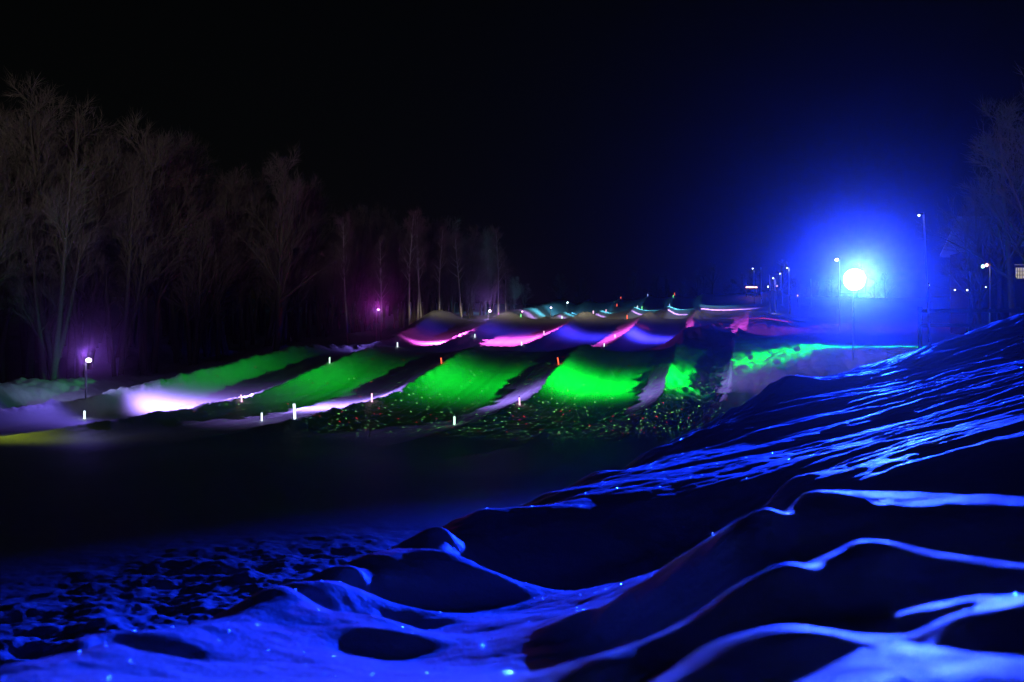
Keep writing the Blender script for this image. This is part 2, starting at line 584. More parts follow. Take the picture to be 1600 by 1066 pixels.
def gz(x, y):
    return float(ground(np.array([float(x)]), np.array([float(y)]))[0][0])


# one sheet of ground, finest where the camera stands, cut into its regions
ang_f = np.linspace(-34, 34, 640)
ang_c = np.concatenate([np.linspace(34, 326, 90)[1:-1]])
ANG = np.radians(np.concatenate([ang_f, ang_c]))
rad = [.55]
while rad[-1] < 360:
    r = rad[-1]
    rad.append(r * (1.0068 if r < 5 else 1.0047 if r < 8 else 1.0031 if r < 26 else 1.0068 if r < 40 else 1.0048 if r < 125 else 1.007 if r < 260 else 1.05))
RAD = np.array(rad)
AA, RR = np.meshgrid(ANG, RAD)
GX, GY = RR * np.sin(AA), RR * np.cos(AA)
GZ, GREG = ground(GX.ravel(), GY.ravel())
nA, nR = len(ANG), len(RAD)
V = np.stack([GX.ravel(), GY.ravel(), GZ], 1)
V = np.concatenate([V, [[0, 0, gz(0, 0)]]])
ii, jj = np.meshgrid(np.arange(nR - 1), np.arange(nA), indexing='ij')
j2 = (jj + 1) % nA
Q = np.stack([ii * nA + jj, ii * nA + j2, (ii + 1) * nA + j2, (ii + 1) * nA + jj], -1).reshape(-1, 4)[:, ::-1]
QREG = GREG[(ii * nA + jj).ravel()]


# smooth normals over the whole sheet, so the regions join without a seam
def sheet(name, mask, mat, fan=False):
    q = Q[mask]
    used, inv = np.unique(q, return_inverse=True)
    v = V[used]
    faces = inv.reshape(-1, 4)
    me = bpy.data.meshes.new(name)
    nv, nf = len(v), len(faces)
    extra = []
    if fan:
        c = nv
        v = np.concatenate([v, V[-1:]])
        lut = {int(u): k for k, u in enumerate(used)}
        extra = [(lut[j], c, lut[(j + 1) % nA]) for j in range(nA)]
        nv += 1
    me.vertices.add(nv)
    me.vertices.foreach_set('co', v.ravel())
    loops = np.concatenate([faces.ravel(), np.array(extra, dtype=np.int64).ravel()]) if extra else faces.ravel()
    starts = np.concatenate([np.arange(nf) * 4, nf * 4 + np.arange(len(extra)) * 3])
    totals = np.concatenate([np.full(nf, 4), np.full(len(extra), 3)])
    me.loops.add(len(loops))
    me.polygons.add(len(starts))
    me.loops.foreach_set('vertex_index', loops.astype(np.int32))
    me.polygons.foreach_set('loop_start', starts.astype(np.int32))
    me.polygons.foreach_set('loop_total', totals.astype(np.int32))
    me.polygons.foreach_set('use_smooth', np.ones(len(starts), bool))
    me.materials.append(mat)
    me.update(calc_edges=True)
    return tag(link_mesh(name, me), kind='structure')


sheet('snow_bank', QREG == 5, S_BANK, fan=True)
sheet('tubing_slope', QREG == 1, S_SLOPE)
sheet('valley_floor', QREG == 2, S_SLOPE)
sheet('forest_floor', QREG == 3, S_ROUGH)
sheet('snow_plateau', QREG == 4, S_ROUGH)


# ------------------------------------------------------------------ lamps with a shaped beam
def beam(name, loc, target, color, power, az=8.0, el=30.0, wide=0.0, radius=.08, cone=None, parent=None, ahead=0.0, sharp=False, cut=None):
    """A floodlight with a lens: Gaussian beam, az / el = half widths in degrees, plus a weak wide spill."""
    L = bpy.data.lights.new(name, 'SPOT')
    L.energy = power
    L.color = color
    k = 1.5 if sharp else 2.3
    ca = max(az, 38 if wide else 0)
    if cone is None:
        cone = min(172, 2 * math.degrees(math.atan(k * math.tan(math.radians(min(max(ca, el), 68))))))
    L.spot_size = math.radians(cone)
    L.spot_blend = .25
    L.shadow_soft_size = radius
    o = bpy.data.objects.new(name, L)
    COL.objects.link(o)
    loc, target = Vector(loc), Vector(target)
    fwd = (target - loc).normalized()
    loc = loc + fwd * ahead               # the light leaves from the front of its lens
    o.rotation_euler = fwd.to_track_quat('-Z', 'Y').to_euler()
    if parent is not None:
        o.parent = parent
        o.location = loc - parent.location
    else:
        o.location = loc
    rt = fwd.cross(Vector((0, 0, 1))).normalized()
    up = rt.cross(fwd)
    L.use_nodes = True
    nt = L.node_tree
    em = nt.nodes['Emission']
    geo = nt.nodes.new('ShaderNodeNewGeometry')

    def dot(v):
        n = nt.nodes.new('ShaderNodeVectorMath')
        n.operation = 'DOT_PRODUCT'
        nt.links.new(geo.outputs['Incoming'], n.inputs[0])
        n.inputs[1].default_value = tuple(v)
        return n.outputs['Value']

    def math_(op, a, b=None):
        n = nt.nodes.new('ShaderNodeMath')
        n.operation = op
        for i, x in enumerate((a, b)):
            if x is None:
                continue
            if isinstance(x, (int, float)):
                n.inputs[i].default_value = x
            else:
                nt.links.new(x, n.inputs[i])
        return n.outputs[0]
    f = math_('MAXIMUM', math_('ABSOLUTE', dot(fwd)), .02)
    sa, se = math.tan(math.radians(az)), math.tan(math.radians(el))
    a = math_('DIVIDE', math_('DIVIDE', dot(rt), f), sa)
    e = math_('DIVIDE', math_('DIVIDE', dot(up), f), se)
    q = math_('ADD', math_('MULTIPLY', a, a), math_('MULTIPLY', e, e))
    if sharp:
        q = math_('MULTIPLY', q, q)
    g = math_('POWER', 2.71828, math_('MULTIPLY', q, -1.0))
    if cut is not None:                   # shielded below this angle from the axis
        t = math_('DIVIDE', dot(up), dot(fwd))
        c0, c1 = math.tan(math.radians(cut[0])), math.tan(math.radians(cut[1]))
        mr = nt.nodes.new('ShaderNodeMapRange')
        mr.interpolation_type = 'SMOOTHSTEP'
        mr.inputs['From Min'].default_value = c0
        mr.inputs['From Max'].default_value = c1
        nt.links.new(t, mr.inputs['Value'])
        g = math_('MULTIPLY', g, mr.outputs['Result'])
    if wide:
        g2 = math_('POWER', 2.71828, math_('MULTIPLY', math_('ADD', math_('MULTIPLY', math_('MULTIPLY', a, a), (sa / math.tan(math.radians(38))) ** 2), math_('MULTIPLY', e, e)), -1.0))
        g = math_('ADD', g, math_('MULTIPLY', g2, wide))
    nt.links.new(g, em.inputs['Strength'])
    return o, nt, em, dot, math_, (rt, up, f)


def lamp_post(name, base, head_z, label, glow, size=.16, side=.12, pole_r=.045, group=None, mat=None, cat='lamp post'):
    """Slim pole with a hooded head and a glowing lens at the tip of a short bracket."""
    root = empty(name, base, label, cat, group)
    h = head_z - base[2]
    MB().tube([(0, 0, -.6), (0, 0, h * .5), (0, 0, h)], [pole_r * 1.15, pole_r, pole_r * .85], 8).build('pole', mat or M_POLE, root, smooth=True)
    br = MB().tube([(0, 0, h - size * .9), (side * .5, -.01, h - size * .2), (side, -.02, h)], pole_r * .55, 6).build('bracket', M_DARK, root)
    hd = MB()
    hd.box((side, size * .42, 0), (size * 1.7, size * .5, size * 1.5))
    hd.box((side, -size * .1, size * .86), (size * 1.9, size * 1.5, size * .14))
    ho = hd.build('head', M_DARK, root, (0, 0, h))
    MB().ball((side, -size * .02, 0), size * .72, 14, 9, .82).build('lens', glow, ho, smooth=True)
    return root


# ---- left-hand posts along the runs
G_VIOLET = glow_mat('violet_lens', (.80, .6, 1.0), 14, False)
G_MAGENTA = glow_mat('magenta_lens', (1.0, .4, .95), 6, False)
G_CYAN = glow_mat('cyan_lens', (.6, .9, 1.0), 12, False)
G_BLUE = glow_mat('blue_lens', (.55, .75, 1.0), 5, False)
G_WHITE = glow_mat('white_lens', (.9, .95, 1.0), 18, False)
G_GREEN = glow_mat('green_lens', (.4, 1.0, .6), 14, False)
G_RED = glow_mat('red_lens', (1.0, .35, .3), 10, False)
G_ORANGE = glow_mat('orange_lens', (1.0, .38, .18), 6, False)


def post_at(px, base_py, head_py, Y, *a, **k):
    b = at(px, base_py, Y)
    return lamp_post('lamp_post', (b.x, b.y, gz(b.x, b.y) - .02), at(px, head_py, Y).z, *a, **k)


# (lamp name, pixel column, row of base, row of head, depth, label, lens, lens size)
LEFT = 'lamp posts along the left edge of the runs'
p1 = post_at(134, 627, 563, 56, 'pink-tinted pole with a brilliant violet lamp, nearest of the posts left of the runs', G_VIOLET, .2, .17, group=LEFT)
p2 = post_at(588, 525, 484, 98, 'slim pole with a magenta lamp before the dark wood, left of the first snow crest', G_MAGENTA, .16, .2, group=LEFT)
p3 = post_at(763, 498, 486, 125, 'short post with a bright lilac lamp between the first and second snow crests', G_VIOLET, .2, .2, group=LEFT)
p4 = post_at(815, 494, 487, 150, 'short post with a small pink lamp behind the right flank of the second snow crest', G_MAGENTA, .15, .1, group=LEFT)
p5 = post_at(860, 492, 481, 187, 'short post with a pale violet lamp above the lilac snow heap beside the third crest', G_VIOLET, .2, .1, group=LEFT)
p6 = post_at(886, 485, 473, 203, 'slim post with a small cyan lamp above the cyan lit snow of the far tier', G_CYAN, .2, .1, group=LEFT)


def head_of(p):
    h = [c for c in p.children if c.name.startswith('head')][0]
    return p.location + h.location + Vector((.15, -.05, 0))


VIO = (.36, .22, 1.0)
MAG = (1.0, .10, .9)
h1, h2, h5, h6 = head_of(p1), head_of(p2), head_of(p5), head_of(p6)
beam('violet_flood', h1, (-13.5, 57.3, -1.3), VIO, 190000, 6, 10.5, 0, .1, ahead=.42)
beam('violet_spill', h1, (-26, 62, -1.0), (.3, .3, .8), 500, 55, 40, 0, .1, ahead=.42)
beam('violet_near_flood', h1, (-25.5, 51.5, -2.0), (.20, .13, 1.0), 700, 55, 17, 0, .1, ahead=.42)
for hh_, cc_, pp_ in ((h1, (.38, .12, 1.0), 4200), (h2, (.9, .05, .9), 1800), (head_of(p3), (.5, .2, 1.0), 1600)):
    beam('halo_helper', hh_, (0, 0, 2.0), cc_, pp_, 2.4, 2.4, 0, .08, ahead=.42, sharp=True)  # added narrow beams at the camera, only to light halos in the haze
beam('magenta_flood', h2, (4, 101, 3.4), MAG, 150000, 10, 18, .012, .1, ahead=.42)
beam('violet_bank_flood', h2, (-17, 84, 2.8), (.24, .15, 1.0), 1800, 20, 14, 0, .1, ahead=.42)
beam('lilac_flood', head_of(p3), (-10, 118, 8.0), (.4, .25, 1.0), 700, 60, 30, 0, .1, ahead=.42)
beam('violet_down_flood', h1, (-18.6, 57.2, -1.5), VIO, 16000, 34, 15, 0, .1, ahead=.42)
beam('teal_spill', h6, (16, 214, 16.5), (.1, .6, 1.0), 9000, 40, 30, 0, .1, ahead=.42)
beam('lilac_far_flood', at(1222, 428, 187), (24, 189, 12.6), (.62, .3, 1.0), 150000, 2.4, 22, .02, .1)
beam('cyan_far_flood', at(1190, 419, 203), (24, 199.8, 14.7), (.12, .75, 1.0), 170000, 2.0, 24, .05, .1)
beam('white_far_flood', at(1234, 419, 171), (38, 171.5, 11), (.75, .7, 1.0), 40000, 1.8, 20, .02, .1)

# ---- the big blue floodlight on its mast, near the bank on the right
LAMP = at(1335, 437, 58)
mast = empty('floodlight', (LAMP.x, LAMP.y, gz(LAMP.x, LAMP.y) - .05), 'huge glaring blue-white floodlight on a mast behind the drifted snow bank', 'floodlight')
mh = LAMP.z - mast.location.z
MB().tube([(0, .22, -.5), (0, .22, mh * .6), (0, .22, mh + .2)], [.035, .03, .03], 10).build('mast', M_POLE, mast, smooth=True)
MB().tube([(0, .06, mh), (0, .2, mh), (0, .42, mh)], [.68, .66, .4], 24).box((0, .3, mh - .55), (.3, .2, .3)).build('housing', M_DARK, mast)
MB().tube([(-.73, .16, mh), (-.73, .22, mh - .8), (.73, .22, mh - .8), (.73, .16, mh)], .025, 6).build('yoke', M_DARK, mast)
MB().ball((0, .04, mh), .64, 28, 16, 1.0).build('lens', G_BLUE, mast, smooth=True)
BLUE = (.004, .028, 1.0)
beam('blue_flood', (LAMP.x, LAMP.y - .85, LAMP.z), (3.6, 8, -.6), BLUE, 560000, 10.5, 5.6, 0, .25, sharp=True)

beam('core_halo_helper', (LAMP.x, LAMP.y - .85, LAMP.z), (0, 0, .6), (.35, .6, 1.0), 32000, 2.2, 2.2, 0, .25, sharp=True)  # added pale beam at the camera, whitens the halo round the blue lens

# ---- second floodlight behind it: blue-violet across the second tier
q = at(1312, 406, 97)
s2 = lamp_post('lamp_post', (q.x, q.y, gz(q.x, q.y) - .05), q.z, 'pole with a small white lamp just up and left of the huge blue floodlight', G_WHITE, .2, -.3, .03, cat='lamp post')
beam('blue_side_flood', (q.x - .5, q.y - .6, q.z), (12, 102, 4.2), (.04, .03, 1.0), 150000, 6.2, 9, .03, .1)

# ---- green and red heads on the pole beside the fence
q = at(1547, 416, 62)
gp = empty('lamp_post', (q.x, q.y, gz(q.x, q.y) - .05), 'thin grey pole with a green lamp and a red lamp beside the plank fence', 'lamp post')
gh = q.z - gp.location.z
MB().tube([(0, 0, -.5), (0, 0, gh + .2)], [.06, .045], 8).build('pole', M_POLE, gp, smooth=True)
MB().tube([(0, 0, gh), (-.55, 0, gh)], .03, 6).build('crossarm', M_DARK, gp)
for dx, dz, gm in ((-.46, -.02, G_GREEN), (-.22, .06, G_RED)):
    hd = MB().box((0, .1, 0), (.2, .12, .22)).box((0, .02, .12), (.22, .26, .03)).build('head', M_DARK, gp, (dx, 0, gh + dz))
    MB().ball((0, -.02, 0), .09, 12, 8).build('lens', gm, hd, smooth=True)
GREEN = (.0, 1.0, .03)
gl = Vector((q.x - .7, q.y - .2, q.z))
beam('green_flood', gl, (6, 63.6, -.2), GREEN, 135000, 7.0, 8.5, .008, .1)
beam('green_strip_flood', gl, (21, 62.4, 2.3), GREEN, 14000, 3.2, 30, 0, .1)
beam('red_flood', at(1262, 470, 112), at(1160, 505, 110), (1.0, .05, .05), 5000, 2.2, 30, 0, .05)

# ---- warm light of the lodge behind the photographer, shielded downwards: crests and trees only
beam('lodge_flood', (-9, -16, 2.5), (-20, 60, 19), (1.0, .88, .80), 36000, 34, 12, 0, .3, cut=(-11, -6.5))
beam('lodge_slit_flood', (-9, -16, 2.5), (8, 117, 8.75), (1.0, .86, .52), 1300000, 6, .42, 0, .05)
beam('yard_flood', at(-260, 560, 40), at(40, 688, 43), (.62, .8, .05), 1300, 15, 7, 0, .1)

# ---- laser projector on the mast: a fan of green and red points
LP = Vector((9.6, 31, 2.9))
o, nt, em, dot, math_, (rt, up, f) = beam('laser_projector', LP, (1, 58, -2.4), (1, 1, 1), 100000, 30, 8.5, 0, .0, sharp=True)
g = em.inputs['Strength'].links[0].from_socket
cx, cyv = math_('DIVIDE', dot(rt), f), math_('DIVIDE', dot(up), f)
cmb = nt.nodes.new('ShaderNodeCombineXYZ')
nt.links.new(cx, cmb.inputs[0])
nt.links.new(cyv, cmb.inputs[1])
vor = nt.nodes.new('ShaderNodeTexVoronoi')
vor.voronoi_dimensions = '2D'
vor.inputs['Scale'].default_value = 62
nt.links.new(cmb.outputs[0], vor.inputs['Vector'])
sep = nt.nodes.new('ShaderNodeSeparateColor')
nt.links.new(vor.outputs['Color'], sep.inputs[0])
on = math_('MULTIPLY', math_('LESS_THAN', vor.outputs['Distance'], .085), math_('GREATER_THAN', sep.outputs[0], .5))
nt.links.new(math_('MULTIPLY', g, math_('MULTIPLY', on, math_('ADD', math_('MULTIPLY', sep.outputs[2], 1.6), .25))), em.inputs['Strength'])
mx = nt.nodes.new('ShaderNodeMixRGB')
mx.inputs[1].default_value = (.25, 1.0, .22, 1)
mx.inputs[2].default_value = (1.0, .03, .06, 1)
nt.links.new(math_('GREATER_THAN', sep.outputs[1], .78), mx.inputs[0])
nt.links.new(mx.outputs[0], em.inputs['Color'])

# ------------------------------------------------------------------ haze round everything
hz = bpy.data.materials.new('haze_air')
hz.use_nodes = True
n = hz.node_tree
n.nodes.clear()
ho = n.nodes.new('ShaderNodeOutputMaterial')
pv = n.nodes.new('ShaderNodeVolumePrincipled')
pv.inputs['Color'].default_value = (.9, .93, 1, 1)
pv.inputs['Density'].default_value = .00021
pv.inputs['Anisotropy'].default_value = .97
n.links.new(pv.outputs[0], ho.inputs['Volume'])
hzo = MB().box((0, 0, 18), (900, 900, 80)).build('haze', hz)
tag(hzo, kind='stuff')


# ------------------------------------------------------------------ glowing stakes
STAKE_COL = {'white': (.75, .9, 1.0), 'pink': (1.0, .55, .8), 'red': (1.0, .12, .05), 'mint': (.6, 1.0, .75), 'green': (.2, 1.0, .3), 'magenta': (1.0, .2, 1.0), 'blue': (.3, .45, 1.0)}
STAKE_MAT = {k: glow_mat(k + '_tube', v, 2.2) for k, v in STAKE_COL.items()}
SG = 'glowing marker stakes along the snow runs'
stake_mesh = {}


def stake(px, py0, py1, Y, col, label, w=.045, parts=True, lean=0.0):
    b = at(px, py1, Y)
    z = gz(b.x, b.y)
    h = (py1 - py0) * Y / FPX
    root = empty('marker_stake', (b.x, b.y, z), label, 'marker stake', SG)
    MB().tube([(0, 0, -.15), (lean * h * .5, 0, h * .5), (lean * h, 0, h - .04)], w * .75, 8).build('tube', STAKE_MAT[col], root, smooth=True)
    if parts:
        MB().tube([(lean * h, 0, h - .04), (lean * h, 0, h)], w * .85, 8).build('cap', M_CAP, root)
    return root


for s in (
    (461, 648, 674, 50, 'white', 'tallest glowing white stake, standing in front at the edge of the dark run-out', .085, True, -.06),
    (132, 642, 656, 53, 'white', 'glowing white stake in the violet snow below the nearest violet lamp', .07),
    (409, 641, 655, 52, 'white', 'glowing bluish white stake at the left tip of the second white-lit trough', .055),
    (378, 617, 629, 56, 'pink', 'glowing pinkish white stake on the ridge right of the brightest white-lit trough', .05, True, -.12),
    (515, 564, 574, 67, 'mint', 'glowing pale green stake halfway up the leftmost green-lit ridge', .045),
    (581, 612, 626, 55, 'pink', 'glowing pink stake on the ridge between the second white-lit trough and the middle green face', .05),
    (690, 564, 574, 67, 'red', 'glowing red stake on the left ridge of the middle green face', .05, True, -.1),
    (873, 556, 568, 67, 'red', 'glowing red stake on the left ridge of the brightest green face', .05, True, -.15),
    (710, 639, 653, 48, 'mint', 'glowing pale mint stake at the tip of the violet wedge in the run-out', .06),
    (812, 613, 626, 54, 'pink', 'glowing pink stake on the ridge crest right of the violet wedge', .05, True, -.05),
    (621, 538, 546, 80, 'white', 'glowing white stake in the shallow dip below the magenta band of the left run', .05),
    (761, 531, 538, 84, 'mint', 'glowing mint stake at the lower left tip of the pink band in the second run', .05),
    (815, 525, 532, 90, 'white', 'glowing white stake at the right end of the pink band in the second run', .05),
    (742, 511, 517, 100, 'white', 'glowing white stake at the upper right end of the magenta band in the left run', .05),
    (850, 508, 515, 100, 'pink', 'glowing pinkish stake on the blue ridge below the third snow crest', .05),
    (913, 526, 534, 84, 'mint', 'slanting glowing mint stake at the foot of the purple trough', .055, True, -.2),
    (944, 521, 527, 90, 'white', 'glowing white stake in the purple trough left of the blue pool of light', .05),
    (961, 510, 516, 100, 'white', 'glowing white stake on the ridge above the blue pool of light', .05),
    (779, 486, 493, 118, 'magenta', 'glowing magenta stake on the left shoulder of the second snow crest', .05),
    (814, 492, 497, 117, 'green', 'glowing green stake below the small pink lamp on the second snow crest', .055),
    (878, 488, 493, 118, 'mint', 'glowing pale stake on the left shoulder of the third snow crest', .06),
):
    stake(*s)
for s in (
    (927, 492, 499, 121, 'pink', 'small pinkish light stake in the gap right of the third snow crest'),
    (980, 491, 497, 118, 'red', 'curved red glowing marker on the left shoulder of the fourth snow crest'),
    (992, 489, 493, 122, 'white', 'small white light stake on top of the fourth snow crest'),
    (947, 482, 486, 200, 'pink', 'tiny pink stake on the lilac lit far ridge left of the cyan stripe'),
    (964, 467, 471, 232, 'red', 'tiny red glowing marker halfway up the second far slope'),
    (970, 460, 463, 250, 'red', 'tiny red marker on the crest of the second far slope'),
    (996, 476, 480, 200, 'white', 'tiny white stake on the cyan lit ridge of the third far run'),
    (1003, 475, 480, 202, 'green', 'tiny green stake just right of the white one on the third far run'),
    (1012, 458, 462, 250, 'blue', 'tiny blue marker on the crest of the third far slope'),
    (1052, 463, 467, 240, 'green', 'tiny green marker near the top of the fourth far ridge'),
    (1054, 456, 460, 250, 'red', 'tiny reddish marker on the crest of the fourth far slope'),
    (1046, 475, 479, 202, 'blue', 'tiny blue stake on the cyan lit ridge of the fourth far run'),
    (1021, 497, 501, 121, 'white', 'tiny white stake in the gap right of the fourth snow crest'),
    (1032, 496, 500, 122, 'red', 'tiny red stake in the gap before the lilac far run'),
):
    stake(*s, w=.075, parts=False)

# ------------------------------------------------------------------ far masts and small lamps up the hill on the right
FM = 'thin masts beside the top of the hill'
for px, y1, y0, Y, r, gm, label in (
    (1179, 450, 419, 215, .09, G_WHITE, 'thin dim mast with a white lamp above the orange lit gate'),
    (1190, 466, 418, 203.3, .10, None, 'thin bare mast just right of the orange lit gate'),
    (1204, 482, 430, 170, .07, None, 'faintest thin mast between the bare mast and the low lamp mast'),
    (1212, 482, 434, 172, .08, G_WHITE, 'mast with a lamp lowest among the cluster of masts, above the pink lights'),
    (1222, 487, 427, 187.3, .11, G_WHITE, 'bluish mast with a small lamp, second from the blue glare'),
    (1234, 492, 418, 171.3, .12, G_WHITE, 'tallest bluish mast with a double lamp, closest to the blue glare'),
    (1268, 462, 436, 210, .07, None, 'short faint mast inside the blue glow left of the floodlight'),
):
    b = at(px, y1, Y)
    z = gz(b.x, b.y)
    root = empty('mast', (b.x, b.y, z), label, 'mast', FM)
    h = at(px, y0, Y).z - z
    MB().tube([(0, 0, -.5), (-.1, 0, h * .5), (-.15, 0, h)], [r, r * .85, r * .7], 6).build('pole', M_POLE, root, smooth=True)
    if gm:
        hd = MB().box((-.35, 0, h - .1), (.5, .12, .1)).build('head', M_DARK, root)
        MB().ball((-.45, -.1, h - .12), .075, 8, 6).build('lens', gm, hd)

# small lights low among the masts
for px, py, Y, gm, label in ((1200, 448, 230, G_WHITE, 'small white light on a low post between the bare mast and the pink lights'),
                             (1214, 447, 220, G_MAGENTA, 'small pink light on a low post behind the cluster of masts'),
                             (1246, 462, 190, G_ORANGE, 'lone orange-red light on a low post left of the blue floodlight'),
                             (1451, 446, 150, G_WHITE, 'tiny white light on a low post right of the blue floodlight')):
    b = at(px, py, Y)
    z = gz(b.x, b.y)
    root = empty('path_light', (b.x, b.y, z), label, 'light')
    h = b.z - z
    MB().tube([(0, 0, -.3), (0, 0, h)], .06, 6).build('post', M_DARK, root)
    MB().ball((0, -.1, h), .11, 10, 7).build('lens', gm, root)

# orange lit gate at the top
b = at(1174, 460, 240)
gz0 = gz(b.x, b.y)
gate = empty('lift_gate', (b.x, b.y, gz0), 'small orange lit gate frame at the top of the right-hand slope', 'gate')
ht = at(1174, 449, 240).z - gz0
for sx in (-1.2, 1.2):
    MB().box((sx, 0, ht * .5 - .2), (.14, .14, ht + .4)).build('gate_post', M_WOOD, gate)
MB().box((0, 0, ht), (2.9, .2, .26)).build('crossbeam', M_WOOD, gate)
MB().tube([(-1.35, -.16, ht), (1.35, -.16, ht)], .13, 8).build('light_bar', glow_mat('orange_bar', (1.0, .42, .25), 6), gate)
MB().box((.3, -1.2, .05), (2.4, 1.4, .12), .2).build('step', M_WOOD, gate)

# tall pole right of the blue lamp
b = at(1460, 515, 42)
t = at(1443, 333, 42)
z = gz(b.x, b.y)
tp = empty('tall_pole', (b.x, b.y, z), 'tall thin leaning pole right of the huge blue floodlight', 'pole')
MB().tube([(0, 0, -.5), ((t.x - b.x) * .5, 0, (t.z - z) * .5), (t.x - b.x, 0, t.z - z)], [.055, .045, .035], 8).build('shaft', M_POLE, tp, smooth=True)
MB().box((t.x - b.x - .1, 0, t.z - z - .04), (.3, .06, .05)).build('bracket', M_DARK, tp)
MB().ball((t.x - b.x - .2, -.02, t.z - z - .1), .035, 8, 6).build('lens', G_WHITE, tp)

# ------------------------------------------------------------------ plank fence on the right
fb = at(1515, 520, 46)
fence = empty('plank_fence', (fb.x, fb.y, gz(fb.x, fb.y)), 'low post-and-rail plank fence behind the drifted bank below the green lamp', 'fence')
xs = [-2.3, 0, 2.28, 4.55, 6.9]
ztop = at(1515, 480, 46).z - fence.location.z
for i, x in enumerate(xs):
    g0 = gz(fb.x + x, fb.y) - fence.location.z
    MB().box((x, 0, (ztop + g0) / 2 - .2), (.13, .13, ztop - g0 + .4)).build('post', M_WOOD, fence)
for i in range(len(xs) - 1):
    for zz in (at(0, 486, 46).z, at(0, 509, 46).z):
        L = xs[i + 1] - xs[i]
        MB().box((xs[i] + L / 2, -.085, zz - fence.location.z + random.uniform(-.02, .02)), (L - .02, .04, .17), 0, 0, random.uniform(-.012, .012)).build('rail', M_WOOD, fence)

# ------------------------------------------------------------------ lodge with lit windows behind the right-hand trees
lo = at(1640, 500, 84)
lz = gz(lo.x, lo.y)
lodge = empty('lodge', (lo.x, lo.y, lz), 'dark lodge with lit upper windows behind the bare trees', 'building')
MB().box((0, 3.0, 3.6), (11.5, 6, 8.2)).build('wall', M_WALL, lodge)
rf = MB()
rf.v = [(-6.4, -.6, 7.6), (6.4, -.6, 7.6), (6.4, 3, 10.4), (-6.4, 3, 10.4), (-6.4, 6.6, 7.6), (6.4, 6.6, 7.6),
        (-6.4, -.6, 7.85), (6.4, -.6, 7.85), (6.4, 3, 10.7), (-6.4, 3, 10.7), (-6.4, 6.6, 7.85), (6.4, 6.6, 7.85)]
rf.f = [(0, 3, 2, 1), (3, 4, 5, 2), (6, 7, 8, 9), (9, 8, 11, 10), (0, 1, 7, 6), (4, 10, 11, 5), (0, 6, 9, 3), (3, 9, 10, 4), (1, 2, 8, 7), (2, 5, 11, 8)]
rf.build('roof', M_ROOF, lodge)
G_WIN = glow_mat('lit_window', (1.0, .88, .62), .5)
for px, py, w, h in ((1593, 427, .8, 1.0), (1572, 417, .28, .28), (1573, 427, .2, .3), (1554, 422, .16, .28), (1585, 437, .2, .2), (1592, 414, .9, .2)):
    c = at(px, py, 84) - lodge.location
    fr = MB()
    for dx, dz, sx, sz in ((-w / 2, 0, .08, h + .16), (w / 2, 0, .08, h + .16), (0, h / 2, w, .08), (0, -h / 2, w, .08), (0, 0, .05, h), (0, h / 6, w, .04), (0, -h / 6, w, .04), (-w / 4, 0, .04, h), (w / 4, 0, .04, h)):
        fr.box((c.x + dx, -.03, c.z + dz), (sx, .1, sz))
    wf = fr.build('window', M_WOOD, lodge)
    MB().box((c.x, -.012, c.z), (w - .05, .02, h - .05)).build('pane', G_WIN, wf)

# distant lights, stood in for by bulbs on an added cable and poles
pa, pb = at(1451, 444, 70), at(1562, 440, 76)
z = (pa + pb) / 2
sl = empty('far_lights', pa, 'row of tiny distant white lights on an added cable right of the tall pole', 'distant lights')
cp = [(pb - pa) * t + Vector((0, 0, -.5 * 4 * t * (1 - t))) for t in [i / 12 for i in range(13)]]
MB().tube(cp, .012, 4).build('cable', M_DARK, sl)
for px in (1490, 1509, 1531, 1539, 1558):
    t = (px - 1451) / (1562 - 1451)
    MB().ball((pb - pa) * t + Vector((0, 0, -2 * t * (1 - t) - .05)), .035, 8, 6).build('bulb', G_WHITE, sl)
for pp in (pa, pb):
    zz = gz(pp.x, pp.y)
    MB().tube([Vector((pp.x, pp.y, zz - .4)) - pa, pp - pa + Vector((0, 0, .1))], .05, 6).build('pole', M_DARK, sl)


